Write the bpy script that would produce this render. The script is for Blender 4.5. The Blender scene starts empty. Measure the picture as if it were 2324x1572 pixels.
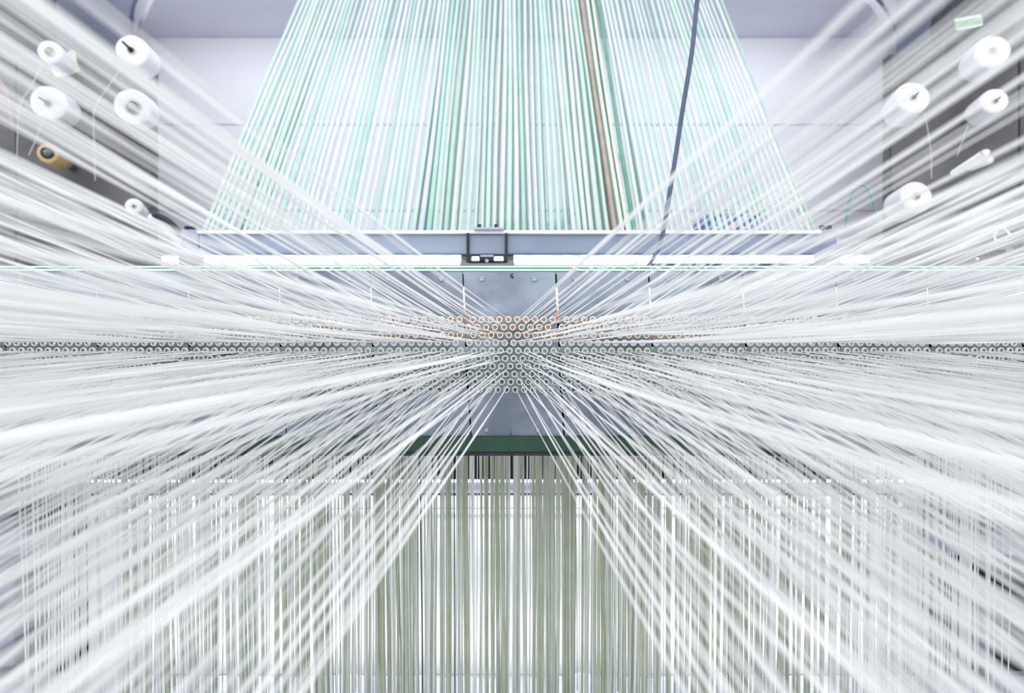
import bpy, bmesh, math, random
import numpy as np
from mathutils import Vector, Matrix, noise

# ------------------------------------------------------------------ camera, world, lamps, exposure
SC = bpy.context.scene
COL = SC.collection
F = 1400.0                       # focal length in pixels of the 2324 px wide frame
CU, CV = 1162.0, 786.0
CAM_H = 1.0                      # the camera stands one metre above the floor
cam_d = bpy.data.cameras.new('camera')
cam_d.sensor_width = 36.0
cam_d.lens = F / 2324.0 * 36.0
cam_d.clip_start = 0.01
cam_d.clip_end = 60
cam_d.dof.use_dof = True
cam_d.dof.focus_distance = 1.40
cam_d.dof.aperture_fstop = 2.0
cam = bpy.data.objects.new('camera', cam_d)
cam.location = (0, 0, CAM_H)
cam.rotation_euler = (math.pi / 2, 0, 0)
COL.objects.link(cam)
SC.camera = cam

world = bpy.data.worlds.new('hall_light')
SC.world = world
world.use_nodes = True
bg = world.node_tree.nodes['Background']
bg.inputs[0].default_value = (0.93, 0.95, 1.0, 1)
bg.inputs[1].default_value = 1.32


def area(name, loc, aim, sx, sy, power, col=(1, 1, 1)):
    d = bpy.data.lights.new(name, 'AREA')
    d.shape = 'RECTANGLE'
    d.size, d.size_y, d.energy, d.color = sx, sy, power, col
    o = bpy.data.objects.new(name, d)
    o.location = loc
    o.rotation_euler = (Vector(aim) - Vector(loc)).to_track_quat('-Z', 'Y').to_euler()
    COL.objects.link(o)
    return o


area('hall_lamp', (0, -0.3, 3.6), (0, 1.2, 0.6), 3.2, 1.2, 22, (0.97, 0.98, 1.0))
area('hall_lamp', (0, 3.62, 3.0), (0, 4.2, 1.5), 4.2, 0.25, 8, (0.96, 0.98, 1.0))  # unseen lamp added behind the cords to brighten the white wall
# light thrown by the strip of light-emitting diodes under the aluminium beam
area('strip_light', (0, 1.80, CAM_H + 0.235), (0, 1.62, CAM_H - 0.3), 2.0, 0.03, 3, (0.86, 0.9, 1.0))
# added fill light without a fitting, between eyelet plates and coloured bars
area('rail_light', (0, 1.462, CAM_H + 0.168), (0, 1.475, CAM_H - 0.3), 2.9, 0.02, 2.6, (0.95, 0.97, 1.0))
# light thrown by the tube behind the hanging yarns, then an added fill
area('tube_light', (0, 1.795, CAM_H - 0.442), (0, 1.88, CAM_H - 0.75), 2.3, 0.02, 2.6, (0.95, 0.98, 1.0))
area('tube_light', (0, 1.785, CAM_H - 0.88), (0, 1.88, CAM_H - 0.86), 2.3, 0.02, 1.5, (0.95, 0.98, 1.0))  # unseen light added near the floor to even out the screen

SC.view_settings.view_transform = 'Standard'
SC.view_settings.look = 'None'
SC.view_settings.gamma = 1.0
SC.view_settings.use_curve_mapping = False
SC.view_settings.exposure = 0.24
SC.cycles.use_denoising = True
SC.cycles.max_bounces = 8

# ------------------------------------------------------------------ helpers
RND = random.Random(7)
NPR = np.random.default_rng(11)


def at(u, v, y):
    """the point at depth y that lies behind a place in the photograph"""
    return Vector(((u - CU) / F * y, y, CAM_H - (v - CV) / F * y))


def link(name, me, mat=None, parent=None):
    o = bpy.data.objects.new(name, me)
    COL.objects.link(o)
    if mat is not None and len(me.materials) == 0:
        me.materials.append(mat)
    if parent is not None:
        o.parent = parent
    return o


def tag(o, label=None, cat=None, group=None, kind=None):
    if label:
        o['label'] = label
    if cat:
        o['category'] = cat
    if group:
        o['group'] = group
    if kind:
        o['kind'] = kind
    return o


def empty(name, loc, label=None, cat=None, group=None):
    o = bpy.data.objects.new(name, None)
    o.empty_display_size = 0.02
    o.location = loc
    COL.objects.link(o)
    return tag(o, label, cat, group)


def mesh_np(name, verts, faces, smooth=True):
    """faces: (n,4) quads"""
    me = bpy.data.meshes.new(name)
    n, m = len(verts), len(faces)
    me.vertices.add(n)
    me.vertices.foreach_set('co', np.asarray(verts, dtype=np.float32).ravel())
    me.loops.add(m * 4)
    me.loops.foreach_set('vertex_index', np.asarray(faces, dtype=np.int32).ravel())
    me.polygons.add(m)
    me.polygons.foreach_set('loop_start', np.arange(m, dtype=np.int32) * 4)
    me.polygons.foreach_set('use_smooth', np.full(m, smooth))
    me.update(calc_edges=True)
    me.validate()
    return me


def tube_arrays(pts, rad, k=8, flat=1.0, twist=None, shift=None, closed_ends=True):
    """a tube round the polyline pts; rad is the half width per point, flat the ratio of thickness to width"""
    p = np.asarray(pts, dtype=float)
    n = len(p)
    rad = np.broadcast_to(np.asarray(rad, dtype=float), (n,))
    t = np.gradient(p, axis=0)
    t /= np.linalg.norm(t, axis=1)[:, None] + 1e-12
    up = np.array([0.13, 0.21, 0.97])
    if abs(t[:, 2]).mean() > 0.8:
        up = np.array([0.1, 0.98, 0.05])
    a = np.cross(t, up)
    a /= np.linalg.norm(a, axis=1)[:, None] + 1e-12
    b = np.cross(a, t)
    if twist is not None:
        c, s = np.cos(twist)[:, None], np.sin(twist)[:, None]
        a, b = a * c + b * s, b * c - a * s
    if shift is not None:
        p = p + a * shift[:, None]
    ang = np.linspace(0, 2 * np.pi, k, endpoint=False)
    ring = (p[:, None, :] + (a[:, None, :] * np.cos(ang)[None, :, None] + b[:, None, :] * np.sin(ang)[None, :, None] * flat) * rad[:, None, None])
    v = ring.reshape(-1, 3)
    i = np.arange(n - 1)[:, None] * k
    j = np.arange(k)[None, :]
    j2 = (j + 1) % k
    f = np.stack([i + j, i + j2, i + k + j2, i + k + j], axis=-1).reshape(-1, 4)
    if closed_ends and k % 2 == 0:
        caps = []
        for base, rev in ((0, True), ((n - 1) * k, False)):
            for q in range(1, k // 2):
                c4 = [base + q - 1 if q > 1 else base, base + q, base + k - q, base + k - q + 1 if q > 1 else base + k - 1]
                if q == 1:
                    c4 = [base, base + 1, base + k - 1, base + k - 1]
                    continue
                caps.append(c4[::-1] if rev else c4)
        if caps:
            f = np.vstack([f, np.array(caps)])
    return v, f


def join(parts):
    vs, fs, off = [], [], 0
    for v, f in parts:
        vs.append(v)
        fs.append(f + off)
        off += len(v)
    return np.vstack(vs), np.vstack(fs)


def tube(name, pts, r, mat, parent=None, k=10, flat=1.0):
    v, f = tube_arrays([tuple(q) for q in pts], r, k, flat)
    return link(name, mesh_np(name, v, f), mat, parent)


def smooth_path(pts, n=8):
    """Catmull-Rom through the points"""
    P = [Vector(p) for p in pts]
    P = [P[0] * 2 - P[1]] + P + [P[-1] * 2 - P[-2]]
    out = []
    for i in range(1, len(P) - 2):
        for s in range(n):
            t = s / n
            a, b, c, d = P[i - 1], P[i], P[i + 1], P[i + 2]
            out.append(0.5 * ((2 * b) + (c - a) * t + (2 * a - 5 * b + 4 * c - d) * t * t + (3 * b - a - 3 * c + d) * t ** 3))
    out.append(P[-2])
    return out


def bm_obj(name, bm, mat, parent=None, smooth=False):
    me = bpy.data.meshes.new(name)
    bm.normal_update()
    bm.to_mesh(me)
    bm.free()
    if smooth:
        for p in me.polygons:
            p.use_smooth = True
    return link(name, me, mat, parent)


def box_bm(lo, hi, bevel=0.0, bm=None):
    bm = bm or bmesh.new()
    lo, hi = Vector(lo), Vector(hi)
    r = bmesh.ops.create_cube(bm, size=1.0)
    vs = r['verts']
    for v in vs:
        v.co = Vector((lo[i] + (v.co[i] + 0.5) * (hi[i] - lo[i]) for i in range(3)))
    if bevel > 0:
        es = list({e for v in vs for e in v.link_edges})
        bmesh.ops.bevel(bm, geom=es, offset=bevel, segments=2, affect='EDGES', profile=0.6)
    return bm


def box(name, lo, hi, mat, parent=None, bevel=0.0):
    return bm_obj(name, box_bm(lo, hi, bevel), mat, parent)


def boxpx(name, u0, v0, u1, v1, y0, y1, mat, parent=None, bevel=0.0):
    """a box whose front face at depth y0 covers a rectangle of the photograph"""
    a, b = at(u0, v1, y0), at(u1, v0, y0)
    return box(name, (a.x, y0, a.z), (b.x, y1, b.z), mat, parent, bevel)


def lathe(name, axis_a, axis_b, prof, mat, parent=None, k=28, smooth=True):
    """prof: list of (distance along the axis in metres from a, radius)"""
    a, b = Vector(axis_a), Vector(axis_b)
    d = (b - a).normalized()
    s = d.cross(Vector((0.02, 0.05, 1))).normalized()
    t = d.cross(s)
    vs, fs = [], []
    for (h, r) in prof:
        for j in range(k):
            w = 2 * math.pi * j / k
            vs.append(a + d * h + (s * math.cos(w) + t * math.sin(w)) * max(r, 1e-5))
    for i in range(len(prof) - 1):
        for j in range(k):
            j2 = (j + 1) % k
            fs.append((i * k + j, i * k + j2, (i + 1) * k + j2, (i + 1) * k + j))
    me = mesh_np(name, [tuple(v) for v in vs], fs, smooth)
    return link(name, me, mat, parent)


SEAMS = [5 - 211, 5, 216, 424, 631, 839, 1049.5, 1261.5, 1472.5, 1685, 1897, 2103.5, 2314, 2525]
ORD = ['first', 'second', 'third', 'fourth', 'fifth', 'sixth', 'seventh', 'eighth', 'ninth', 'tenth']
PLATE_NAMES = []
for i in range(13):
    d = i - 6
    if d == 0:
        PLATE_NAMES.append('the centre plate')
    else:
        PLATE_NAMES.append('the %s plate %s of centre' % (ORD[abs(d) - 1], 'left' if d < 0 else 'right'))


def half_plate(u):
    i = max(0, min(12, int(np.searchsorted(SEAMS, u)) - 1))
    h = 'left' if u < (SEAMS[i] + SEAMS[i + 1]) / 2 else 'right'
    return '%s half of %s' % (h, PLATE_NAMES[i] if i == 6 else PLATE_NAMES[i][4:])


# ------------------------------------------------------------------ materials
def material(name, col, rough=0.6, metal=0.0, col2=None, scale=20.0, stretch=(1, 1, 1), bump=0.0, bscale=200.0, emit=0.0, spec=0.5, lo=0.35, hi=0.65):
    m = bpy.data.materials.new(name)
    m.use_nodes = True
    nt = m.node_tree
    p = nt.nodes['Principled BSDF']
    p.inputs['Roughness'].default_value = rough
    p.inputs['Metallic'].default_value = metal
    p.inputs['Specular IOR Level'].default_value = spec
    p.inputs['Base Color'].default_value = (*col, 1)
    tc = nt.nodes.new('ShaderNodeTexCoord')
    mp = nt.nodes.new('ShaderNodeMapping')
    mp.inputs['Scale'].default_value = stretch
    nt.links.new(tc.outputs['Object'], mp.inputs['Vector'])
    if col2 is not None:
        nz = nt.nodes.new('ShaderNodeTexNoise')
        nz.inputs['Scale'].default_value = scale
        nz.inputs['Detail'].default_value = 5
        nt.links.new(mp.outputs[0], nz.inputs['Vector'])
        cr = nt.nodes.new('ShaderNodeValToRGB')
        cr.color_ramp.elements[0].position = lo
        cr.color_ramp.elements[1].position = hi
        cr.color_ramp.elements[0].color = (*col, 1)
        cr.color_ramp.elements[1].color = (*col2, 1)
        nt.links.new(nz.outputs['Fac'], cr.inputs['Fac'])
        nt.links.new(cr.outputs['Color'], p.inputs['Base Color'])
    if bump > 0:
        nb = nt.nodes.new('ShaderNodeTexNoise')
        nb.inputs['Scale'].default_value = bscale
        nt.links.new(mp.outputs[0], nb.inputs['Vector'])
        bp = nt.nodes.new('ShaderNodeBump')
        bp.inputs['Strength'].default_value = bump
        bp.inputs['Distance'].default_value = 0.002
        nt.links.new(nb.outputs['Fac'], bp.inputs['Height'])
        nt.links.new(bp.outputs[0], p.inputs['Normal'])
    if emit > 0:
        p.inputs['Emission Color'].default_value = (*col, 1)
        p.inputs['Emission Strength'].default_value = emit
    return m


M = {}
M['yarn'] = material('white_yarn', (0.88, 0.89, 0.87), 0.75, col2=(0.93, 0.935, 0.925), scale=30, spec=0.25)
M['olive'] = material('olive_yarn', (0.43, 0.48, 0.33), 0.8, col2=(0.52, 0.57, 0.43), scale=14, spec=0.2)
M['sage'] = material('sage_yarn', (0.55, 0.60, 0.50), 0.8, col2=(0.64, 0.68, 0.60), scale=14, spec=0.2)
M['pale'] = material('pale_yarn', (0.72, 0.76, 0.70), 0.8, col2=(0.80, 0.83, 0.80), scale=14, spec=0.2)
M['navy_yarn'] = material('navy_yarn', (0.03, 0.05, 0.09), 0.8, col2=(0.05, 0.08, 0.10), scale=14, spec=0.2)  # dark slits between the hanging yarns, drawn as thin dark strands
M['mint'] = material('mint_cord', (0.5, 0.675, 0.605), 0.85, col2=(0.56, 0.72, 0.65), scale=9)
M['whitecord'] = material('white_cord', (0.6, 0.69, 0.68), 0.85, col2=(0.65, 0.72, 0.715), scale=9)
M['limecord'] = material('lime_cord', (0.64, 0.74, 0.6), 0.85, col2=(0.69, 0.78, 0.66), scale=9)
M['lilaccord'] = material('lilac_cord', (0.58, 0.62, 0.72), 0.85, col2=(0.63, 0.67, 0.75), scale=9)
M['teal'] = material('teal_cord', (0.38, 0.6, 0.53), 0.85, col2=(0.45, 0.65, 0.58), scale=9)
M['darkgreencord'] = material('dark_green_cord', (0.10, 0.30, 0.20), 0.6, col2=(0.16, 0.38, 0.27), scale=9)
M['browncord'] = material('brown_cord', (0.36, 0.29, 0.25), 0.6, col2=(0.45, 0.38, 0.33), scale=9)
M['steel'] = material('zinc_steel', (0.17, 0.20, 0.25), 0.45, 0.45, col2=(0.31, 0.355, 0.42), scale=7, bump=0.15, bscale=300, lo=0.42, hi=0.62)
def add_grime(m):
    nt = m.node_tree
    p = nt.nodes['Principled BSDF']
    src = p.inputs['Base Color'].links[0].from_socket
    tc = nt.nodes.new('ShaderNodeTexCoord')
    mp = nt.nodes.new('ShaderNodeMapping')
    mp.inputs['Scale'].default_value = (9, 1, 26)
    nt.links.new(tc.outputs['Object'], mp.inputs['Vector'])
    nz = nt.nodes.new('ShaderNodeTexNoise')
    nz.inputs['Scale'].default_value = 1.6
    nz.inputs['Detail'].default_value = 8
    nz.inputs['Roughness'].default_value = 0.7
    nt.links.new(mp.outputs[0], nz.inputs['Vector'])
    cr = nt.nodes.new('ShaderNodeValToRGB')
    cr.color_ramp.elements[0].position = 0.47
    cr.color_ramp.elements[1].position = 0.70
    nt.links.new(nz.outputs['Fac'], cr.inputs['Fac'])
    sep = nt.nodes.new('ShaderNodeSeparateXYZ')
    nt.links.new(tc.outputs['Object'], sep.inputs[0])
    mr = nt.nodes.new('ShaderNodeMapRange')          # the grime lies round the rows of eyelets
    mr.inputs['From Min'].default_value = -0.11
    mr.inputs['From Max'].default_value = 0.0
    ab = nt.nodes.new('ShaderNodeMath')
    ab.operation = 'ABSOLUTE'
    su = nt.nodes.new('ShaderNodeMath')
    su.operation = 'SUBTRACT'
    su.inputs[1].default_value = CAM_H - 0.02
    nt.links.new(sep.outputs['Z'], su.inputs[0])
    nt.links.new(su.outputs[0], ab.inputs[0])
    mr.inputs['From Min'].default_value = 0.11
    mr.inputs['From Max'].default_value = 0.05
    nt.links.new(ab.outputs[0], mr.inputs['Value'])
    mu = nt.nodes.new('ShaderNodeMath')
    mu.operation = 'MULTIPLY'
    nt.links.new(cr.outputs['Color'], mu.inputs[0])
    nt.links.new(mr.outputs[0], mu.inputs[1])
    mx = nt.nodes.new('ShaderNodeMix')
    mx.data_type = 'RGBA'
    nt.links.new(mu.outputs[0], mx.inputs[0])
    nt.links.new(src, mx.inputs[6])
    mx.inputs[7].default_value = (0.045, 0.042, 0.040, 1)
    nt.links.new(mx.outputs[2], p.inputs['Base Color'])


add_grime(M['steel'])
M['screw'] = material('screw_steel', (0.34, 0.37, 0.41), 0.35, 0.8, col2=(0.42, 0.45, 0.5), scale=60)
M['ceramic'] = material('cream_ceramic', (0.83, 0.81, 0.70), 0.3, col2=(0.88, 0.86, 0.78), scale=40)
M['dark'] = material('dark_metal', (0.02, 0.022, 0.035), 0.45, 0.3, col2=(0.035, 0.038, 0.05), scale=20)
M['black'] = material('black_lining', (0.006, 0.007, 0.012), 0.8, col2=(0.012, 0.014, 0.02), scale=8)
M['green'] = material('dark_green_paint', (0.012, 0.060, 0.030), 0.5, col2=(0.018, 0.080, 0.042), scale=18)
M['midgreen'] = material('green_paint', (0.12, 0.42, 0.25), 0.45, col2=(0.16, 0.48, 0.30), scale=18)
M['lightgreen'] = material('mint_paint', (0.55, 0.82, 0.68), 0.4, col2=(0.62, 0.86, 0.74), scale=18)
M['orange'] = material('orange_paint', (0.62, 0.17, 0.012), 0.5, col2=(0.70, 0.23, 0.03), scale=25)
M['whitepaint'] = material('white_paint', (0.86, 0.87, 0.88), 0.45, col2=(0.9, 0.9, 0.92), scale=10)
M['wall'] = material('white_wall', (0.84, 0.84, 0.90), 0.7, col2=(0.86, 0.865, 0.91), scale=2)
M['ceiling'] = material('lilac_ceiling', (0.66, 0.66, 0.78), 0.7, col2=(0.70, 0.71, 0.81), scale=2)
M['sidewall'] = material('dark_grey_wall', (0.080, 0.076, 0.086), 0.7, col2=(0.16, 0.155, 0.165), scale=3, lo=0.4, hi=0.7)
M['bluegrey'] = material('blue_grey_sheet', (0.15, 0.165, 0.24), 0.6, col2=(0.20, 0.215, 0.30), scale=2)
M['floor'] = material('grey_floor', (0.45, 0.45, 0.50), 0.5, col2=(0.52, 0.52, 0.56), scale=5)
M['alu'] = material('aluminium', (0.22, 0.26, 0.35), 0.4, 0.3, col2=(0.32, 0.37, 0.47), scale=5, stretch=(0.4, 1, 1))
M['led'] = material('white_diodes', (0.92, 0.94, 1.0), 0.4, emit=3.5)
M['tube'] = material('white_tube', (1.0, 1.0, 1.0), 0.4, emit=2.6)
M['diffuser'] = material('clear_strip', (0.80, 0.86, 0.97), 0.15, col2=(0.88, 0.92, 1.0), scale=60, stretch=(1, 0.1, 0.1))
M['lilac'] = material('lilac_rail', (0.44, 0.44, 0.58), 0.5, col2=(0.52, 0.52, 0.66), scale=6)
M['package'] = material('wound_yarn', (0.86, 0.86, 0.90), 0.75, col2=(0.90, 0.90, 0.93), scale=12, bump=0.2, bscale=400)
M['card'] = material('brown_card', (0.55, 0.38, 0.16), 0.7, col2=(0.66, 0.48, 0.24), scale=20)
M['cream'] = material('cream_card', (0.80, 0.74, 0.55), 0.7, col2=(0.85, 0.80, 0.64), scale=20)
M['greentube'] = material('green_core', (0.34, 0.46, 0.20), 0.5, col2=(0.42, 0.52, 0.26), scale=20)
M['pin'] = material('grey_pin', (0.22, 0.23, 0.20), 0.4, 0.4, col2=(0.30, 0.31, 0.27), scale=20)
M['cable'] = material('grey_blue_cable', (0.055, 0.075, 0.14), 0.5, col2=(0.075, 0.10, 0.17), scale=20)
M['ink'] = material('navy_ink', (0.005, 0.006, 0.045), 0.6, col2=(0.01, 0.015, 0.09), scale=300)
M['scuff'] = material('brown_scuff', (0.16, 0.14, 0.15), 0.8, col2=(0.24, 0.22, 0.24), scale=200)
M['blue'] = material('blue_plastic', (0.03, 0.09, 0.42), 0.45, col2=(0.05, 0.14, 0.5), scale=10)
M['red'] = material('red_plastic', (0.62, 0.12, 0.10), 0.5, col2=(0.70, 0.18, 0.14), scale=10)
M['label'] = material('green_label', (0.14, 0.50, 0.16), 0.5, col2=(0.18, 0.56, 0.20), scale=10)
M['softgreen'] = material('soft_green_paint', (0.36, 0.72, 0.54), 0.5, col2=(0.42, 0.76, 0.60), scale=10)
M['foil'] = material('silver_sheet', (0.60, 0.60, 0.70), 0.28, 0.25, col2=(0.72, 0.72, 0.80), scale=9)
M['thread'] = material('fine_thread', (0.75, 0.76, 0.82), 0.6, col2=(0.8, 0.8, 0.86), scale=40)
M['orangewire'] = material('orange_wire', (0.65, 0.20, 0.08), 0.6, col2=(0.7, 0.26, 0.12), scale=40)

# ------------------------------------------------------------------ the room
ZC = CAM_H
floor = tag(box('floor', (-4.2, -1.2, -0.06), (4.2, 4.4, 0.0), M['floor']), kind='structure')
YB = 4.2
wall_back = tag(box('wall_back', (-4.2, YB + 0.02, 0), (4.2, YB + 0.12, ZC + 2.75), M['wall']), kind='structure')
edges = [85, 283, 478, 640, 900, 1130]
for k in range(len(edges) - 1):
    a, b = at(250, edges[k + 1], YB), at(2110, edges[k], YB)
    o = box('wall_panel', (a.x, YB, a.z + 0.003), (b.x, YB + 0.018, b.z - 0.003), M['wall'], wall_back, 0.004)
# ceiling panel: runs from the top of the back wall towards the hall, narrower towards us
zc = at(0, 85, YB).z
bm = bmesh.new()
ring = [(-2.56, YB), (2.60, YB), (2.20, 3.80), (1.55, 3.25), (-1.75, 3.25), (-2.22, 3.80)]
lo_ = [bm.verts.new((x, y, zc)) for x, y in ring]
hi_ = [bm.verts.new((x, y, zc + 0.06)) for x, y in ring]
bm.faces.new(lo_[::-1])
bm.faces.new(hi_)
for i in range(6):
    bm.faces.new((lo_[i], lo_[(i + 1) % 6], hi_[(i + 1) % 6], hi_[i]))
ceiling = tag(bm_obj('ceiling', bm, M['ceiling']), kind='structure')
for n, (p, q) in enumerate((((-2.58, YB - 0.02), (-1.75, 3.27)), ((2.62, YB - 0.02), (1.57, 3.27)))):
    pts = [(p[0], p[1], zc + 0.01), ((p[0] + q[0]) / 2 - 0.10 * (1 if n == 1 else -1) * -1, (p[1] + q[1]) / 2, zc + 0.01), (q[0], q[1], zc + 0.01)]
    tag(tube('trim_%d' % (n + 1), smooth_path(pts, 6), 0.012, M['bluegrey'], None, 8), kind='structure')
# side walls of dark grey sheet that carry the spools
YS = 3.40
xl = at(345, 0, YS).x
xr = at(2018, 0, YS).x
zt = at(0, 124, YS).z
wl = tag(box('wall_left', (-4.2, YS, 0), (xl, YS + 0.06, zt), M['sidewall']), kind='structure')
wr = tag(box('wall_right', (xr, YS, 0), (4.2, YS + 0.06, zt), M['sidewall']), kind='structure')
for w, x0, x1 in ((wl, -4.2, xl), (wr, xr, 4.2)):
    w_ = (x1 - x0) / 3
    zz = [0.02, 0.9, 1.75, zt - 0.004]
    for i in range(3):
        for j in range(3):
            box('sheet_panel', (x0 + i * w_ + 0.006, YS - 0.012, zz[j] + 0.006), (x0 + (i + 1) * w_ - (0.006 if i < 2 or w is wr else 0.0), YS, zz[j + 1] - 0.006), M['sidewall'], w, 0.003)
# blue grey sheets above them
for nm, x0, x1 in (('trim_3', -4.2, -2.45), ('trim_4', 2.49, 4.2)):
    tag(box(nm, (x0, YB - 0.25, zt - 0.25), (x1, YB - 0.2, ZC + 2.75), M['bluegrey']), kind='structure')

tag(box('trim_5', (-4.2, YS + 0.1, zt - 0.05), (at(116, 0, YS + 0.1).x, YS + 0.14, zt + 0.6), M['dark']), kind='structure')
tag(box('trim_6', (at(2150, 0, YS + 0.1).x, YS + 0.1, zt - 0.05), (4.2, YS + 0.14, zt + 0.6), M['sidewall']), kind='structure')

# ------------------------------------------------------------------ things on or near the back wall
def sign_block(name, u0, v0, u1, v1, y, mat, label, cat, depth=0.05):
    return tag(boxpx(name, u0, v0, u1, v1, y, y + depth, mat, None, 0.004), label, cat)


sw = sign_block('wall_sign', 1284, 232, 1318, 290, YB - 0.012, M['softgreen'], 'small upright green sign on the white wall behind the pale cords', 'sign', 0.012)
gc = empty('electrical_cabinet', at(1162, 521, YB - 0.2), 'long pale green box with a round disc, low against the white wall', 'cabinet')


def local(o):
    o.matrix_parent_inverse = o.parent.matrix_basis.inverted()
    return o


local(boxpx('cabinet_body', 1120, 499, 1162, 548, YB - 0.2, YB, M['softgreen'], gc, 0.006))
local(boxpx('cabinet_door', 1164, 499, 1205, 548, YB - 0.2, YB, M['softgreen'], gc, 0.006))
a = at(1181, 511, YB - 0.2)
local(lathe('disc', a, a + Vector((0, -0.03, 0)), [(0, 0.0), (0, 0.034), (0.02, 0.034), (0.028, 0.026), (0.03, 0)], M['whitepaint'], gc, 20))
sb = empty('junction_box', at(1262, 520, YB - 0.1), 'small green box against the wall, right of the long green box', 'box')
local(boxpx('box_body', 1247, 497, 1277, 514, YB - 0.1, YB, M['softgreen'], sb, 0.006))
local(boxpx('box_lid', 1249, 499, 1275, 512, YB - 0.11, YB - 0.1, M['mint'], sb, 0.003))
tag(tube('diagonal_pipe', [at(1410, 350, YB - 0.05), at(1340, 430, YB - 0.05), at(1280, 515, YB - 0.05)], 0.02, M['mint']), 'pale green pipe slanting down the white wall behind the cords', 'pipe')
cr = empty('crate', at(1672, 521, 3.7), 'blue plastic crate behind the right end of the aluminium beam', 'crate')
for nm, (u0, v0, u1, v1), d0, d1 in (('front_panel', (1600, 488, 1746, 545), 3.70, 3.715), ('back_panel', (1600, 488, 1746, 545), 3.95, 3.965)):
    local(boxpx(nm, u0, v0, u1, v1, d0, d1, M['blue'], cr, 0.003))
for nm, u in (('side_panel', 1600), ('side_panel', 1742)):
    q = at(u, 545, 3.7)
    q2 = at(u + 5, 488, 3.7)
    local(box(nm, (q.x, 3.715, q.z), (q2.x, 3.95, q2.z), M['blue'], cr))
local(boxpx('rim', 1596, 484, 1750, 490, 3.69, 3.975, M['blue'], cr, 0.003))
for u0 in (1652, 1664):
    local(boxpx('red_clip', u0, 508, u0 + 9, 520, 3.688, 3.70, M['red'], cr, 0.002))
tag(cr.children[-1], 'red clip on the blue crate')
rp = tag(tube('red_rod', [at(1690, 486, 3.8), at(1728, 466, 3.8), at(1741, 462, 3.8)], 0.011, M['red']), 'faint red rod leaning out of the blue crate', 'rod')
# stand that carries the boxes behind the beam
st = empty('low_bench', at(1162, 560, 3.9), 'white bench along the foot of the white wall, hidden behind the beam', 'bench')
za = at(0, 545, 3.7).z
zb = at(0, 548, YB - 0.2).z
local(box('bench_top', (-2.2, 3.62, za - 0.04), (2.2, 4.0, za - 0.002), M['whitepaint'], st, 0.004))
local(box('bench_shelf', (-2.2, 4.0, za - 0.04), (2.2, 4.2, zb - 0.002), M['whitepaint'], st, 0.004))
for x in (-2.1, 2.1):
    local(box('leg', (x - 0.03, 3.7, 0), (x + 0.03, 3.76, za - 0.04), M['dark'], st))

# ------------------------------------------------------------------ spools on the side walls
def spool(near, far, r_px, label, kind='white', yn=3.10, yf=3.26, hole=None, pin=0.10, group=None, thread=None):
    a, b = at(near[0], near[1], yn), at(far[0], far[1], yf)
    r = r_px * (yn + yf) / 2 / F
    d = (b - a).normalized()
    L = (b - a).length
    root = empty('yarn_spool', b, label, 'spool')
    mat = M['package'] if kind != 'card' else M['card']
    hr = hole if hole else r * 0.24
    prof = [(0.004, hr), (0.0, hr + 0.004), (0.0, r * 0.93), (0.006, r * 0.985), (0.014, r), (L - 0.014, r), (L - 0.005, r * 0.98), (L, r * 0.92), (L, hr), (0.004, hr)]
    if kind == 'card':
        prof = [(0, hr), (0, r - 0.003), (0.003, r), (L - 0.003, r), (L, r - 0.003), (L, hr), (0, hr)]
    local(lathe('yarn_package' if kind != 'card' else 'card_tube', a, b, prof, mat, root, 36))
    core = M['greentube'] if kind == 'green' else (M['dark'] if kind == 'card' else M['cream'])
    cw = hr * 0.98
    local(lathe('core', a, b, [(-0.008, cw * 0.8), (-0.008, cw), (L + 0.004, cw), (L + 0.004, cw * 0.8), (-0.008, cw * 0.8)], core, root, 20))
    pm = M['pin'] if kind != 'green' else M['alu']
    pr = hr * 0.62 if kind != 'green' else hr * 0.45
    end = (YS - 0.014 - b.y) / d.y
    tip = a - d * pin
    TL = (b - tip).length + end
    local(lathe('spindle', tip, b, [(0, 0), (0.002, pr * 0.5), (pin * 0.7, pr * 0.55), (pin * 0.75, pr), (TL, pr), (TL, 0)], pm if kind != 'white2' else M['dark'], root, 14))
    if thread:
        local(tube('loose_thread', smooth_path([at(u, v, yn + 0.03) for u, v in thread], 6), 0.0016, M['thread'], root, 6))
    return root


s1 = spool((113, 117), (146, 145), 25, 'small white yarn spool with cream card behind it, top left', 'white', hole=0.024, pin=0.02, thread=[(97, 148), (70, 195), (45, 240), (40, 300), (38, 360)])
spool((299, 115), (330, 146), 35, 'white yarn spool on a dark spindle, upper one beside the left edge of the wall', 'white2', thread=[(279, 148), (240, 205), (214, 250), (214, 330), (216, 410)])
spool((110, 233), (145, 254), 37, 'large white yarn spool at far left, above the brown card tube', 'white', pin=0.09, thread=[(97, 277), (80, 320), (65, 352)])
spool((302, 243), (322, 256), 38, 'white yarn spool with wide green core, left of the white wall', 'green', hole=0.034, pin=0.05)
spool((108, 347), (141, 367), 21, 'empty brown card tube on its spindle at far left', 'card', hole=0.030, pin=0.03)
spool((304, 468), (319, 485), 18, 'small white yarn spool half hidden by yarns, lowest on the left wall', 'white', pin=0.02)
spool((2253, 117), (2213, 152), 37, 'large white yarn spool in the top right corner below the green label', 'white', hole=0.020, pin=0.025)
spool((2072, 221), (2036, 257), 36, 'white yarn spool overlapping the right edge of the white wall', 'white2', pin=0.05, thread=[(2099, 258), (2108, 310), (2113, 350), (2114, 405)])
spool((2258, 229), (2218, 260), 28, 'smaller white yarn spool at far right, below the largest one', 'white', pin=0.05, thread=[(2197, 284), (2185, 318), (2172, 354)])
spool((2080, 446), (2038, 471), 35, 'white yarn spool veiled by yarns, lowest on the right wall', 'white', pin=0.01)
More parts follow.
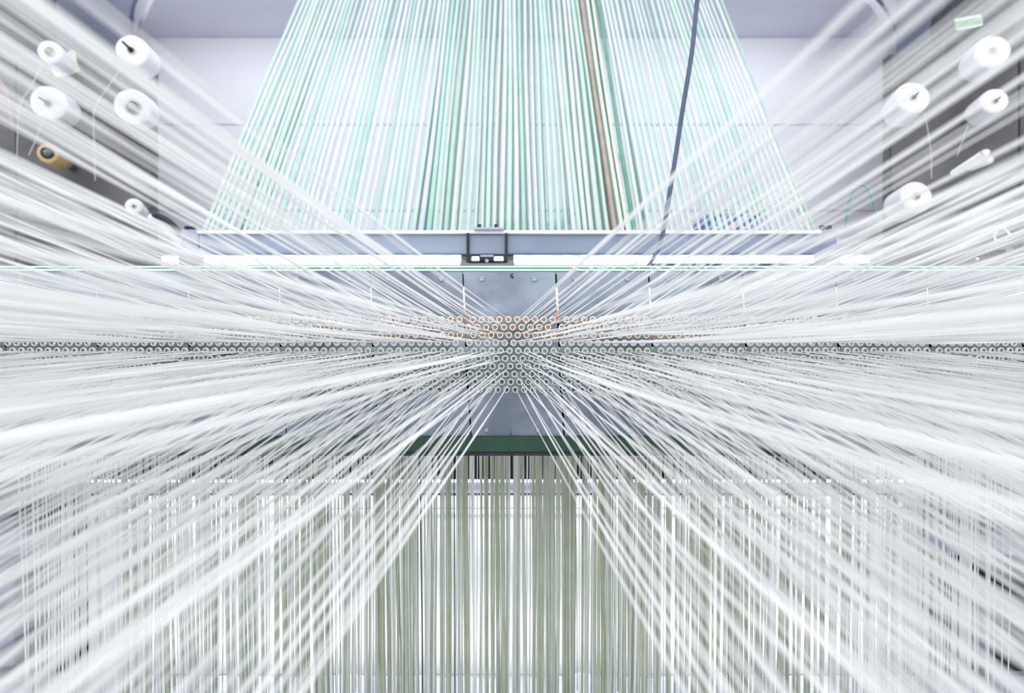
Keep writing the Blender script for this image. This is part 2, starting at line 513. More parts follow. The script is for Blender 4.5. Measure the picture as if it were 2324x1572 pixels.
# the creased cream card behind the first spool
bm = bmesh.new()
q = [(118, 160), (126, 176), (150, 172), (182, 161), (175, 142), (171, 116), (162, 113), (150, 120)]
fr = [bm.verts.new(at(u, v, 3.29 + 0.02 * (i % 2))) for i, (u, v) in enumerate(q)]
bk = [bm.verts.new(at(u, v, 3.31 + 0.02 * (i % 2))) for i, (u, v) in enumerate(q)]
cf, cb = bm.verts.new(at(150, 148, 3.28)), bm.verts.new(at(150, 148, 3.31))
for i in range(8):
    j = (i + 1) % 8
    bm.faces.new((fr[i], cf, fr[j]))
    bm.faces.new((bk[j], cb, bk[i]))
    bm.faces.new((fr[i], fr[j], bk[j], bk[i]))
cc = bm_obj('cream_card', bm, M['cream'])
tag(cc, 'creased cream card wedged behind the small top left spool', 'card')

# dark drum with a green label, top right
dr = empty('drum', at(2225, 40, 3.3), 'dark grey round drum bearing a green label, top right corner', 'drum')
a = at(2228, 40, 3.27)
R = 82 * 3.27 / F
local(lathe('drum_body', a, a + Vector((0, 0.12, 0)), [(0, 0), (0, R * 0.93), (0.012, R), (0.118, R), (0.12, R * 0.98), (0.12, 0)], M['dark'], dr, 40))
lb = []
for (s, w, h, y, m, n) in ((0, 60, 26, 3.255, M['whitepaint'], 'label_plate'), (1, 57, 15, 3.251, M['label'], 'label_band')):
    bm = box_bm((-w / 2 * 3.26 / F, -0.003, -h / 2 * 3.26 / F), (w / 2 * 3.26 / F, 0.003, h / 2 * 3.26 / F), 0.001)
    o = bm_obj(n, bm, m, dr)
    o.matrix_world = Matrix.Translation(at(2198, 51, y)) @ Matrix.Rotation(-math.radians(-0), 4, 'Y') @ Matrix.Rotation(math.radians(-11), 4, 'Y')
    o.matrix_parent_inverse = dr.matrix_basis.inverted()
    lb.append(o)
for du, w in ((-12, 7), (-3, 6), (5, 5), (12, 7)):
    q = at(2200 + du, 51 - du * 0.19, 3.2465)
    local(box('dark_print', (q.x - w / 2 * 0.0023, q.y - 0.0015, q.z - 0.009), (q.x + w / 2 * 0.0023, q.y + 0.0015, q.z + 0.009), M['darkgreencord'], dr, 0.001))
tag(lb[0], 'white edged green label')
tag(tube('black_strap', smooth_path([at(2150, 30, 3.24), at(2146, 62, 3.24), at(2141, 92, 3.24), at(2137, 118, 3.24), at(2141, 126, 3.24)], 5), 0.011, M['dark'], None, 8, 0.5), 'black strap hanging beside the dark drum, top right', 'strap')
# orange wires at the far left
tag(tube('orange_wire', smooth_path([at(-4, 170, 3.2), at(10, 200, 3.2), at(20, 230, 3.2), at(26, 290, 3.2)], 5), 0.003, M['orangewire'], None, 6), 'thin orange wire hanging at the far left edge', 'wire')

# ------------------------------------------------------------------ pale cords rising behind the beam
def cord_arrays(x, dy, r, k=6):
    y0, z0, y1, z1 = 2.02 + dy, ZC + 0.30, 3.32 + dy, zc + 0.0
    n = 5
    t = np.linspace(0, 1, n)
    p = np.stack([x + 0.004 * np.sin(t * 5 + x * 40), y0 + (y1 - y0) * t, z0 + (z1 - z0) * t], axis=1)
    return tube_arrays(p, r, k)


fan_colours = ['mint'] * 8 + ['whitecord'] * 9 + ['limecord'] * 2 + ['lilaccord'] * 2 + ['teal'] * 3
words = {'mint': 'mint green', 'whitecord': 'whitish', 'limecord': 'pale lime', 'lilaccord': 'pale lilac', 'teal': 'teal green', 'darkgreencord': 'dark green', 'browncord': 'brown'}
cords = []
x = -1.042
while x < 1.045:
    cords.append((x, 0.0))
    x += 0.0235 + RND.uniform(-0.003, 0.003)
x = -1.03
while x < 1.045:
    if -0.42 < x < 0.5 or x < -0.9:          # the rear layer is thin towards the sides
        cords.append((x, 0.10))
    x += 0.0285 + RND.uniform(-0.006, 0.006)
for x, dy in cords:
    c = RND.choice(fan_colours)
    if dy == 0 and 0.335 < x < 0.43:
        c = RND.choice(['browncord', 'darkgreencord', 'browncord', 'limecord'])
    if dy > 0 and 0.30 < x < 0.45 and RND.random() < 0.8:
        c = RND.choice(['browncord', 'darkgreencord', 'teal'])
    v, f = cord_arrays(x, dy, RND.uniform(0.0055, 0.0095) * (1.0 if x < 0.5 else 0.86))
    o = link('rising_cord', mesh_np('rising_cord', v, f), M[c])
    where = half_plate(CU + x * F / 2.1)
    lay = 'front-layer' if dy == 0 else 'rear-layer'
    tag(o, '%s %s cord rising above %s' % (words[c], lay, where), 'cord', '%s %s cords above %s' % (words[c], lay, where))

# ------------------------------------------------------------------ aluminium beam with its strip of light
YBm = 1.90
beam = empty('aluminium_beam', at(1155, 577, YBm), 'long grey aluminium beam with a white upper edge above the eyelet plates', 'beam')
local(boxpx('beam_body', 452, 531, 1862, 577, YBm, YBm + 0.09, M['alu'], beam, 0.004))
local(boxpx('upper_edge', 446, 522, 1866, 530, YBm - 0.012, YBm + 0.095, M['whitepaint'], beam, 0.003))  # light falling on the top flange is put into its white colour
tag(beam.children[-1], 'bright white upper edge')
for u in (1866, 1881):
    a = at(u, 520, YBm + 0.03)
    local(lathe('bolt', a, a + Vector((0, 0, 0.012)), [(0, 0), (0, 0.009), (0.010, 0.009), (0.012, 0.006), (0.012, 0)], M['dark'], beam, 8, False))
local(boxpx('end_plate', 1858, 521, 1900, 580, YBm + 0.005, YBm + 0.10, M['alu'], beam, 0.003))
local(boxpx('end_plate', 410, 521, 450, 580, YBm + 0.005, YBm + 0.10, M['alu'], beam, 0.003))
for u in (425, 438):
    a = at(u, 520, YBm + 0.03)
    local(lathe('bolt', a, a + Vector((0, 0, 0.010)), [(0, 0), (0, 0.008), (0.008, 0.008), (0.010, 0.005), (0.010, 0)], M['dark'], beam, 8, False))


def led_lamp(u0, u1, label, step=22, sag=0.0):
    root = empty('strip_lamp', at((u0 + u1) / 2, 590, YBm), label, 'lamp')
    d0 = YBm - 0.02
    n = max(2, int((u1 - u0) / step))
    local(boxpx('lamp_housing', u0, 577.5, u1, 583, d0 + 0.004, d0 + 0.05, M['alu'], root))
    for i in range(n):
        ua, ub = u0 + (u1 - u0) * i / n, u0 + (u1 - u0) * (i + 1) / n
        j = RND.uniform(-1.2, 1.2)
        local(boxpx('light_segment', ua + 0.4, 580 + j, ub - 0.4, 594 + j, d0 - 0.008, d0 + 0.004, M['led'], root, 0.002))
    local(boxpx('clear_strip', u0, 593, u1, 603, d0, d0 + 0.012, M['diffuser'], root, 0.003))
    return root


led_lamp(462, 1046, 'long glowing white strip lamp under the beam, left of the clamp')
led_lamp(1166, 1848, 'long glowing white strip lamp under the beam, right of the clamp')
led_lamp(366, 402, 'short glowing white strip lamp beyond the left end of the beam', 12)
led_lamp(1912, 1975, 'short glowing white strip lamp beyond the right end of the beam', 12)

cl = empty('beam_clamp', at(1105, 595, YBm), 'dark clamp bracket gripping the middle of the aluminium beam', 'clamp')
for u in (1062, 1149):
    local(boxpx('strap', u - 3.5, 528, u + 3.5, 582, YBm - 0.022, YBm - 0.013, M['dark'], cl, 0.002))
local(boxpx('top_plate', 1076, 515, 1143, 522, YBm - 0.02, YBm + 0.10, M['lilac'], cl, 0.003))
for u in (1088, 1126):
    a = at(u, 516, YBm - 0.005)
    local(lathe('bolt', a, a + Vector((0, 0, 0.010)), [(0, 0), (0, 0.0065), (0.009, 0.0065), (0.010, 0.004), (0.010, 0)], M['dark'], cl, 8, False))
# lower bracket: a dark plate with two windows and a round hole
bm = bmesh.new()
dz0, dz1 = YBm - 0.04, YBm - 0.024
for (u0, v0, u1, v1) in ((1049, 576, 1164, 581), (1058, 581, 1069, 595), (1088, 581, 1120, 595), (1143, 581, 1153, 595), (1064, 591, 1148, 596)):
    a, b = at(u0, v1, dz0), at(u1, v0, dz0)
    box_bm((a.x, dz0, a.z), (b.x, dz1, b.z), 0.001, bm)
local(bm_obj('lower_bracket', bm, M['dark'], cl))
for u0, u1 in ((1071, 1087), (1122, 1142)):
    local(boxpx('light_window', u0, 582, u1, 591, dz0 + 0.004, dz1, M['led'], cl, 0.002))
a = at(1105, 592, dz0)
local(lathe('hex_nut', a, a + Vector((0, -0.006, 0)), [(0, 0), (0, 0.006), (0.006, 0.006), (0.006, 0)], M['screw'], cl, 6, False))
local(boxpx('spacer', 1090, 578, 1120, 583, dz0 - 0.003, dz0, M['lilac'], cl, 0.001))

# curved black guide at the left end of the beam
tag(tube('black_guide', smooth_path([at(344, 484, 1.93), at(375, 497, 1.93), at(395, 513, 1.93), at(413, 535, 1.93)], 6), [0.004] + [0.009] * 17 + [0.004], M['dark'], None, 8), 'curved black guide at the left end of the beam', 'guide')
tag(tube('white_guide', smooth_path([at(342, 492, 1.95), at(370, 508, 1.95), at(416, 560, 1.95)], 6), 0.014, M['whitepaint'], None, 8), 'pale curved guide left of the beam, under the black one', 'guide')
# cable and wire loop
tag(tube('grey_cable', smooth_path([at(1590, -60, 1.76), at(1581, 14, 1.76), at(1570, 120, 1.76), at(1549, 250, 1.76), at(1534, 350, 1.76), at(1521, 430, 1.75), at(1508, 510, 1.73), at(1496, 560, 1.70), at(1480, 590, 1.63), at(1470, 606, 1.56)], 5), np.concatenate([np.full(25, 0.0066), np.linspace(0.0066, 0.0045, 21)]), M['cable'], None, 10), 'grey blue cable hanging down in front of the pale cords', 'cable')
tag(tube('green_wire_loop', smooth_path([at(1919, 520, 1.95), at(1921, 490, 1.95), at(1928, 455, 1.95), at(1941, 427, 1.95), at(1956, 419, 1.95), at(1970, 430, 1.95), at(1980, 452, 1.95), at(1987, 480, 1.95), at(1991, 502, 1.95)], 6), 0.0038, M['darkgreencord'], None, 8), 'dark green wire bent into an arch, right of the beam', 'wire')

# ------------------------------------------------------------------ rails round the eyelet plates
YP = 1.40
SHX = 0.050                     # the plates lean a little to the right towards their feet
tr = empty('top_rail', at(1162, 617, YP), 'pale green rail along the upper edge of the eyelet plates', 'rail')
local(boxpx('rail_body', -260, 604.5, 2580, 617, YP + 0.006, YP + 0.05, M['midgreen'], tr, 0.001))
local(boxpx('rail_lip', -260, 603.0, 2580, 607.2, YP - 0.001, YP + 0.012, M['lightgreen'], tr, 0.001))
local(boxpx('rail_lip', -260, 609.5, 2580, 614.6, YP - 0.002, YP + 0.012, M['lightgreen'], tr, 0.001))
tag(boxpx('cable_duct', 1478, 597.5, 2118, 604.0, YP + 0.004, YP + 0.05, M['cable'], None, 0.001), 'dark blue cable duct on the right half of the top rail', 'duct')
br = empty('bottom_rail', at(1162, 1034, YP), 'dark green rail under the eyelet plates, above the hanging yarns', 'rail')
local(boxpx('rail_body', -260, 990.5, 2580, 1026, YP - 0.012, YP + 0.10, M['green'], br, 0.003))
local(boxpx('rail_foot', -260, 1026.2, 2580, 1034, YP - 0.008, YP + 0.10, M['dark'], br, 0.001))
# seen through the eyelets: coloured bars and a black lining
yb = 1.50
tag(boxpx('orange_bar', -260, 704, 2580, 771, yb, yb + 0.03, M['orange'], None, 0.002), 'orange bar behind the upper rows of eyelets', 'bar')
tag(boxpx('white_bar', -260, 652, 2580, 704, yb + 0.002, yb + 0.03, M['whitepaint'], None, 0.002), 'white bar behind the plates, above the orange bar', 'bar')
tag(boxpx('lower_white_bar', -260, 771, 2580, 795, yb + 0.002, yb + 0.03, M['whitepaint'], None, 0.002), 'narrow white bar behind the middle rows of eyelets', 'bar')
tag(boxpx('green_bar', -260, 795, 2580, 925, yb, yb + 0.03, M['midgreen'], None, 0.002), 'green bar behind the lower rows of eyelets', 'bar')
tag(boxpx('dark_green_bar', -260, 926, 2580, 990, yb, yb + 0.03, M['green'], None, 0.002), 'dark green bar behind the feet of the plates', 'bar')
tag(box('black_lining', (-1.9, 1.56, at(0, 990, 1.5).z), (1.9, 1.57, at(0, 612, 1.5).z), M['black']), 'black lining sheet behind the coloured bars', 'sheet')

# ------------------------------------------------------------------ eyelet plates
PX = YP / F                                       # one millimetre per pixel on the plates
V0, V1 = 616.5, 990.0
ROWS_V = [725.0 + 17.65 * i for i in range(10)]
ROW_OFF = [0, -10.2, 1.2, -8.2, 2.6, -7.6, 4.2, -6.0, 5.4, -4.2]   # staggered rows
PITCH = 20.03
EY = []                                            # (plate index, row, column, x, z)

prof = [(-0.0005, 0.0047), (-0.0042, 0.0045), (-0.0056, 0.0052), (-0.0056, 0.0062), (-0.0038, 0.0073), (-0.0005, 0.0076)]
k = 16
vs, fs = [], []
for (h, r) in prof:
    for j in range(k):
        w = 2 * math.pi * j / k
        vs.append((r * math.cos(w), h, r * math.sin(w)))
for i in range(len(prof) - 1):
    for j in range(k):
        j2 = (j + 1) % k
        fs.append((i * k + j, (i + 1) * k + j, (i + 1) * k + j2, i * k + j2))
eyelet_me = mesh_np('eyelet', vs, fs)
eyelet_me.materials.append(M['ceramic'])

bm = bmesh.new()


def lathe_bm(bm, prof, k):
    rows = []
    for (h, r) in prof:
        rows.append([bm.verts.new((r * math.cos(2 * math.pi * j / k), h, r * math.sin(2 * math.pi * j / k))) for j in range(k)])
    for i in range(len(rows) - 1):
        for j in range(k):
            bm.faces.new((rows[i][j], rows[i + 1][j], rows[i + 1][(j + 1) % k], rows[i][(j + 1) % k]))
    return rows


rows = lathe_bm(bm, [(0.0, 0.0062), (-0.0028, 0.0062), (-0.0042, 0.0052), (-0.0046, 0.0036), (-0.0040, 0.0026)], 18)
six = [bm.verts.new((0.0024 * math.cos(2 * math.pi * j / 18), -0.0020, 0.0024 * math.sin(2 * math.pi * j / 18))) for j in range(18)]
for j in range(18):
    bm.faces.new((rows[-1][j], six[j], six[(j + 1) % 18], rows[-1][(j + 1) % 18]))
bm.faces.new(six[::-1])
bm.normal_update()
screw_me = bpy.data.meshes.new('screw')
bm.to_mesh(screw_me)
bm.free()
screw_me.materials.append(M['screw'])


def shear(u, v):
    """u on the plate at the height v: the plates lean"""
    return u + (v - V0) * SHX


def plate_mesh(u0, u1, eyes):
    """front and back sheet with a round hole at each eyelet, and the rim"""
    T = 0.003
    HOLE = 5.2
    NB = 16
    bm = bmesh.new()
    cache = {}

    def vt(u, v, y):
        key = (round(u * 20), round(v * 20), y)
        if key not in cache:
            p = at(u, v, YP)
            cache[key] = bm.verts.new((p.x, y, p.z))
        return cache[key]

    h = 17.65 / 2
    for y, flip in ((YP, False), (YP + T, True)):
        def quad(pts):
            vv = [vt(u, v, y) for u, v in pts]
            if len(set(vv)) < 3:
                return
            try:
                bm.faces.new(vv if not flip else vv[::-1])
            except ValueError:
                pass
        quad([(shear(u0, V0), V0), (shear(u0, ROWS_V[0] - h), ROWS_V[0] - h), (shear(u1, ROWS_V[0] - h), ROWS_V[0] - h), (shear(u1, V0), V0)])
        quad([(shear(u0, ROWS_V[9] + h), ROWS_V[9] + h), (shear(u0, V1), V1), (shear(u1, V1), V1), (shear(u1, ROWS_V[9] + h), ROWS_V[9] + h)])
        for r in range(10):
            va, vb = ROWS_V[r] - h, ROWS_V[r] + h
            cells = eyes[r]
            la, ra = cells[0] - PITCH / 2, cells[-1] + PITCH / 2
            quad([(shear(u0, va), va), (shear(u0, vb), vb), (la, vb), (la, va)])
            quad([(ra, va), (ra, vb), (shear(u1, vb), vb), (shear(u1, va), va)])
            for c in cells:
                ring = []
                sq = []
                for j in range(NB):
                    w = 2 * math.pi * (j + 0.0) / NB
                    cx, cz = math.cos(w), math.sin(w)
                    ring.append((c + HOLE * cx, ROWS_V[r] + HOLE * cz))
                    m_ = max(abs(cx), abs(cz))
                    sq.append((c + PITCH / 2 * cx / m_, ROWS_V[r] + h * cz / m_))
                for j in range(NB):
                    j2 = (j + 1) % NB
                    quad([ring[j2], ring[j], sq[j], sq[j2]])
    # rim
    rim = [(shear(u0, V0), V0), (shear(u0, V1), V1), (shear(u1, V1), V1), (shear(u1, V0), V0)]
    for i in range(4):
        a, b = rim[i], rim[(i + 1) % 4]
        try:
            bm.faces.new((vt(*a, YP), vt(*a, YP + T), vt(*b, YP + T), vt(*b, YP)))
        except ValueError:
            pass
    me = bpy.data.meshes.new('plate_sheet')
    bm.normal_update()
    bm.to_mesh(me)
    bm.free()
    return me


for i in range(13):
    gap = 2.4 if i >= 6 else 1.6
    u0, u1 = SEAMS[i] + gap, SEAMS[i + 1] - gap + (0.4 if i < 6 else 0)
    um = (SEAMS[i] + SEAMS[i + 1]) / 2
    lab = {0: 'grey steel eyelet plate in the centre with a navy pen mark'}.get(i - 6, 'grey steel eyelet plate, ' + PLATE_NAMES[i][4:].replace('plate ', '') + (' plate' if i != 6 else ''))
    root = empty('eyelet_plate', at(shear(um, V1), V1, YP), lab, 'plate', 'eyelet plates in a row')
    eyes = []
    for r in range(10):
        c0 = um - 1155.5 + 1073.6 + ROW_OFF[r] - 0.0
        eyes.append([c0 + PITCH * j for j in range(10)])
    local(link('plate_sheet', plate_mesh(u0, u1, eyes), M['steel'], root))
    for r in range(10):
        for j, c in enumerate(eyes[r]):
            p = at(c, ROWS_V[r], YP)
            EY.append((i, r, j, p.x, p.z))
            if -40 < c < 2364:
                o = link('eyelet', eyelet_me, None, root)
                o.location = (p.x - root.location.x, 0, p.z - root.location.z)
                o.rotation_euler = (0, RND.uniform(0, 6), 0)
    for (du, v) in ((-62, 632.5), (57, 632.5), (-57, 975), (60, 975)):
        p = at(um + du + (v - V0) * SHX * 0.3, v, YP)
        o = link('screw', screw_me, None, root)
        o.location = (p.x - root.location.x, 0, p.z - root.location.z)
        o.rotation_euler = (0, RND.uniform(0, 3), 0)
    if i == 6:
        # the pen mark near the top edge and the scuff at the foot
        strokes = [[(1165, 621), (1162, 621.6), (1159.4, 623), (1158.4, 625), (1160, 627.4), (1163, 627.2), (1165.4, 626.6)],
                   [(1163, 627.2), (1161, 628.6), (1159.8, 630)], [(1162.5, 627.5), (1164, 629.5), (1165.6, 632)]]
        parts = []
        for s in strokes:
            parts.append(tube_arrays([tuple(at(u, v, YP - 0.0006)) for u, v in s], 0.0012, 6, 1.0))
        v_, f_ = join(parts)
        local(link('pen_mark', mesh_np('pen_mark', v_, f_), M['ink'], root))
        sc = []
        for s in ([(1157.5, 986), (1157, 980), (1155, 976)], [(1159, 989), (1158, 982), (1158.5, 975)], [(1161.5, 989), (1160.5, 983), (1159.5, 978)], [(1155, 977), (1157, 979), (1161, 980)]):
            sc.append(tube_arrays([tuple(at(u, v, YP - 0.0002)) for u, v in s], 0.0007, 6, 1.0))
        v_, f_ = join(sc)
        local(link('scuff', mesh_np('scuff', v_, f_), M['scuff'], root))
    else:
        p = at(um - 3, 632, YP)
        o = link('small_hole', eyelet_me.copy(), None, root)
        o.data.materials[0] = M['steel']
        o.location = (p.x - root.location.x, 0.0005, p.z - root.location.z)
        o.scale = (0.35, 0.3, 0.35)

# ------------------------------------------------------------------ yarns drawn through the eyelets to the creels left and right
#            left (W, Z, L)        right (W, Z, L)     of the guide, relative to the camera
TIERS = [((1.50, 1.09, 6.0), (1.32, 1.12, 6.0)),
         ((1.50, 0.44, 6.0), (1.34, 0.37, 6.0)),
         ((1.46, -0.21, 6.0), (1.32, -0.29, 6.0)),
         ((1.40, -0.82, 6.0), (1.26, -0.93, 6.0)),
         ((1.05, -1.25, 6.0), (0.97, -1.32, 6.0))]


def yarn_arrays(plate, r, j, x, z, fine):
    right = plate > 6 or (plate == 6 and j >= 5)
    W, Z, L = TIERS[r // 2][1 if right else 0]
    if r < 2 and 0.105 < abs(x) < 0.32:
        Z *= 1 + 0.22 * (abs(x) - 0.105) / 0.215
    if r in (2, 3) and abs(x) > 0.115:
        Z *= 0.74
    if r < 2 and abs(x) > 0.67:
        Z *= 0.72                      # the outermost yarns of the upper rows come from a lower tier of the creel
    W = W + RND.gauss(0, 0.008)
    Z = Z + RND.gauss(0, 0.008)
    L = L * RND.uniform(0.98, 1.025)
    sx = 1 if right else -1
    e = np.array([x, YP - 0.006, z])
    g = np.array([sx * W, YP - L, ZC + Z])
    d = g - e
    tmax = (YP - 0.006 + 0.45) / L
    n = 15 if fine else 10
    t = np.linspace(0, 1, n) ** 1.25 * tmax
    p = e + d * t[:, None]
    sag = RND.uniform(0.0, 0.03)
    p[:, 2] -= sag * 4 * (t / tmax) * (1 - t / tmax)
    ph = RND.uniform(0, 6)
    wob = RND.uniform(0.0, 0.0016)
    fade = np.clip(t / tmax * 6, 0, 1)
    p[:, 2] += wob * np.sin(t / tmax * 9 + ph) * fade
    # from the rim of the eyelet back through its hole
    rim = e + np.array([sx * 0.0036, 0.0, 0.0036 * np.sign(Z) * min(1, abs(Z) * 1.6)])
    off = rim - e
    p += off[None, :]
    head = np.array([[x + off[0] * 0.9, YP + 0.004, z + off[2] * 0.9], [x + off[0] * 0.2, YP + 0.08, z + off[2] * 0.2 - 0.004]])
    p = np.vstack([head[::-1], p])
    n2 = len(p)
    a = RND.uniform(0.0013, 0.0018)
    s = np.linspace(0, 1, n2)
    rad = a * (1 + 0.28 * np.sin(s * RND.uniform(8, 22) + ph) + 0.15 * np.sin(s * 37 + ph * 2))
    rad[:3] = np.minimum(rad[:3], 0.0016)
    tw = s * RND.uniform(2, 9) + ph
    parts = []
    if RND.random() < 0.3:
        gp = a * 1.15 * (0.5 + 0.7 * np.abs(np.sin(s * RND.uniform(3, 7) + ph)))
        gp[:3] = 0
        parts.append(tube_arrays(p, rad * 0.62, 6, 0.7, tw, gp))
        parts.append(tube_arrays(p, rad * 0.62, 6, 0.7, tw, -gp))
    else:
        parts.append(tube_arrays(p, rad, 8 if fine else 6, 0.58, tw))
    return join(parts)


rest = []
for (i, r, j, x, z) in EY:
    single = 5 <= i <= 7
    arr = yarn_arrays(i, r, j, x, z, single)
    if single:
        o = link('yarn', mesh_np('yarn', *arr), M['yarn'])
        rw = 'top row' if r == 0 else ('bottom row' if r == 9 else ORD[r] + ' row')
        tag(o, 'white yarn through %s eyelet from left, %s, %s' % (ORD[j], rw, PLATE_NAMES[i][4:]), 'yarn', 'white yarns through the eyelets')
    else:
        rest.append(arr)
o = link('outer_yarns', mesh_np('outer_yarns', *join(rest)), M['yarn'])
tag(o, 'mass of white yarns fanning from the outer eyelet plates to both sides', 'yarn', 'white yarns through the eyelets', 'stuff')

# ------------------------------------------------------------------ behind the hanging yarns
YW = 1.88
tag(boxpx('white_screen', 205, 1124, 2085, 1530, YW, YW + 0.02, M['whitepaint'], None, 0.002), 'bright white screen standing behind the hanging yarns', 'screen')
tag(boxpx('lilac_rail', 130, 1097, 2170, 1119, YW - 0.03, YW, M['lilac'], None, 0.003), 'lilac rail along the top of the white screen', 'rail')
tag(boxpx('dark_trim', 130, 1119.4, 2170, 1123.6, YW - 0.02, YW + 0.01, M['dark'], None, 0.001), 'thin dark strip between lilac rail and white screen', 'strip')
lt = empty('tube_lamp', at(1162, 1091, YW - 0.05), 'thin glowing white tube lamp behind the hanging yarns', 'lamp')
local(tube('glowing_tube', [at(180, 1091, YW - 0.05), at(2160, 1091, YW - 0.05)], 0.0042, M['tube'], lt, 10))
for u in (176, 2164):
    local(boxpx('end_cap', u - 6, 1085, u + 6, 1097, YW - 0.06, YW - 0.04, M['dark'], lt, 0.002))
tag(tube('bright_wire', [at(150, 1152, YW - 0.04), at(2190, 1152, YW - 0.04)], 0.0032, M['screw'], None, 8), 'thin shiny wire stretched across the white screen', 'wire')
tag(box('navy_hood', (-2.0, YW + 0.03, ZC - 0.42), (2.0, YW + 0.06, ZC + 0.02), M['black']), 'dark hood sheet above the tube lamp, behind the hanging yarns', 'sheet')
# dark machine ends on both sides of the screen
for nm, x0, x1, lab in (('machine_end', -2.3, at(200, 0, YW).x, 'dark machine end left of the white screen'), ('machine_end', at(2090, 0, YW).x, 2.3, 'dark machine end right of the white screen')):
    root = empty(nm, ((x0 + x1) / 2, YW + 0.1, 0), lab, 'machine')
    local(box('side_panel', (x0, YW + 0.02, 0.0), (x1, YW + 0.2, ZC - 0.1), M['black'], root, 0.004))
    w = x1 - x0
    for q in range(3):
        local(box('green_cover', (x0 + w * (0.1 + 0.3 * q), YW - 0.03, 0.04), (x0 + w * (0.1 + 0.3 * q) + 0.10, YW + 0.02, ZC - 0.72 + 0.1 * q), M['midgreen'] if q == 1 else M['bluegrey'], root, 0.006))
    local(box('crossbar', (x0, YW - 0.05, ZC - 0.62), (x1, YW, ZC - 0.56), M['alu'], root, 0.004))

# crumpled silver sheet on the floor
NX, NY = 150, 36
vs, fs = [], []
for a_ in range(NX):
    for b_ in range(NY):
        x = -1.75 + 3.5 * a_ / (NX - 1)
        y = 1.15 + 0.69 * b_ / (NY - 1)
        h = noise.noise(Vector((x * 6, y * 9, 0.3))) * 0.012 + abs(noise.noise(Vector((x * 17, y * 24, 2.3)))) * 0.014
        vs.append((x, y, 0.014 + h))
for a_ in range(NX - 1):
    for b_ in range(NY - 1):
        fs.append((a_ * NY + b_, (a_ + 1) * NY + b_, (a_ + 1) * NY + b_ + 1, a_ * NY + b_ + 1))
tag(link('crumpled_sheet', mesh_np('crumpled_sheet', vs, fs), M['foil']), 'crumpled silver sheet on the floor under the hanging yarns', 'sheet')

# ------------------------------------------------------------------ hanging yarns
YH = 1.60


def hanging_arrays(x, y, r, k=6, bottom=0.02):
    zt_ = at(0, 1015, YH).z
    n = 5
    t = np.linspace(0, 1, n)
    lean = RND.gauss(0, 0.004) - x * 0.010
    p = np.stack([x + lean * t + 0.0008 * np.sin(t * 6 + x * 90), np.full(n, y) + 0.004 * np.sin(t * 4 + x * 31), zt_ + (bottom - zt_) * t], axis=1)
    return tube_arrays(p, r, k, 0.8)


hw = {'olive': 'olive', 'sage': 'sage grey', 'pale': 'pale', 'yarn': 'white', 'navy_yarn': 'navy'}
x0h, x1h = at(46, 0, YH).x, at(2292, 0, YH).x
slots = np.linspace(x0h, x1h, 300)
for x in slots:
    x = x + RND.uniform(-0.003, 0.003)
    edge = abs(x) > 1.02
    if edge:
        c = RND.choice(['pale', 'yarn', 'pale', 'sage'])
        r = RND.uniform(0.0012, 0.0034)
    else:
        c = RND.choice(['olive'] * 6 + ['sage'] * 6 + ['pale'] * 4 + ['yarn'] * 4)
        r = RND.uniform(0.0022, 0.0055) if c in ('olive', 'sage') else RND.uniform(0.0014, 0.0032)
    if RND.random() < 0.007:
        c, r = 'navy_yarn', 0.0014
    u = CU + x * F / YH
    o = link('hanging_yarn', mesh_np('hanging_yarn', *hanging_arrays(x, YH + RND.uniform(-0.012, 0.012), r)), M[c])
    where = half_plate(u)
    wd = 'broad' if r > 0.0027 else 'fine'
    tag(o, '%s %s yarn hanging below %s' % (wd, hw[c], where), 'hanging yarn', '%s %s hanging yarns below %s' % (wd, hw[c], where))
rest = {'olive': [], 'yarn': [], 'sage': []}
for q in range(340):
    x = RND.uniform(x0h + 0.02, x1h - 0.02)
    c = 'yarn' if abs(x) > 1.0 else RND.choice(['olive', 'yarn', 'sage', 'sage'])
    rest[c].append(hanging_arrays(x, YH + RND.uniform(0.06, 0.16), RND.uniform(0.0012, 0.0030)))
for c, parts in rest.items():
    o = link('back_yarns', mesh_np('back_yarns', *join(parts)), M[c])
    tag(o, '%s yarns of the second layer behind the hanging yarns' % hw[c], 'hanging yarn', 'second layer of hanging yarns', 'stuff')
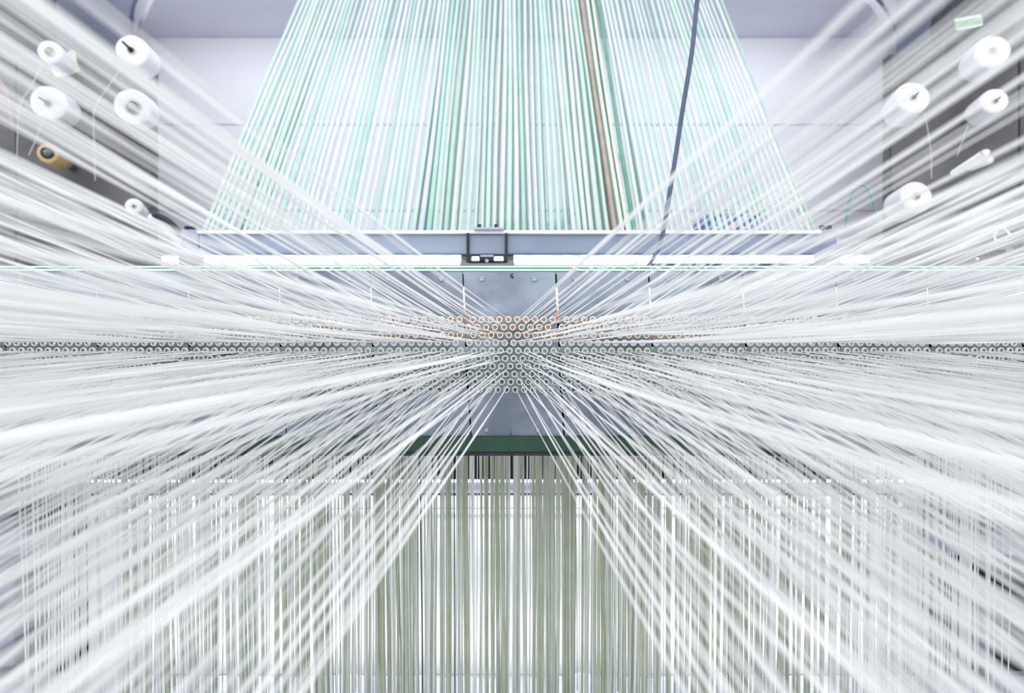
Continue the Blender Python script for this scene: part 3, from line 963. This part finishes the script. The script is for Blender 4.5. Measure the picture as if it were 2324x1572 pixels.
# the broad white tape among them
x = at(1980, 0, 1.56).x
tag(link('white_tape', mesh_np('white_tape', *tube_arrays([(x + 0.001, 1.56, at(0, 1030, 1.56).z), (x, 1.56, at(0, 1300, 1.56).z), (x - 0.010, 1.56, 0.03)], 0.0062, 8, 0.25)), M['yarn']), 'broad white tape hanging at right, wider than the yarns around it', 'tape')

# ------------------------------------------------------------------ small machine pieces at the right edge
gr = empty('thread_guide', at(2270, 588, 1.50), 'black thread guide with knobs at the right edge above the plates', 'guide')
local(tube('rod', [at(2221, 588, 1.5), at(2300, 580, 1.5), at(2360, 568, 1.5)], 0.0075, M['dark'], gr, 10))
for (u, v, r) in ((2234, 587, 0.010), (2252, 584, 0.013), (2285, 580, 0.011)):
    p = at(u, v, 1.5)
    local(lathe('collar', p, p + Vector((0.02, 0, 0.002)), [(0, 0), (0, r), (0.014, r), (0.014, 0)], M['dark'], gr, 12))
p = at(2220, 588, 1.5)
local(lathe('white_tip', p, p + Vector((-0.01, 0, 0)), [(0, 0.004), (0.004, 0.004), (0.006, 0)], M['whitepaint'], gr, 10))
local(boxpx('block', 2270, 566, 2282, 584, 1.49, 1.51, M['dark'], gr, 0.002))
local(boxpx('block', 2284, 560, 2300, 580, 1.495, 1.515, M['pin'], gr, 0.002))
local(boxpx('base_bar', 2200, 592, 2420, 603, 1.47, 1.52, M['black'], gr, 0.002))
bm = bmesh.new()
c = at(2275, 533, 1.2)
pts = [c + Vector((0.0145 * math.cos(t / 20 * 6.2832), 0.003 * math.sin(t / 20 * 12.6), 0.0130 * math.sin(t / 20 * 6.2832))) for t in range(21)]
bm.free()
tag(tube('white_ring', pts, 0.0022, M['whitepaint'], None, 8), 'white ring round the yarns at the right edge', 'ring')
# pale splice sleeves on two yarns at the right
for (u0, v0, u1, v1, lab) in ((2166, 392, 2238, 346, 'pale splice sleeve on a yarn at far right, the longer one'), (2205, 381, 2246, 364, 'short pale splice sleeve just below the longer one at far right')):
    tag(tube('splice_sleeve', [at(u0, v0, 0.95), at((u0 + u1) / 2, (v0 + v1) / 2, 0.90), at(u1, v1, 0.85)], 0.0062, M['whitepaint'], None, 8, 0.7), lab, 'sleeve')
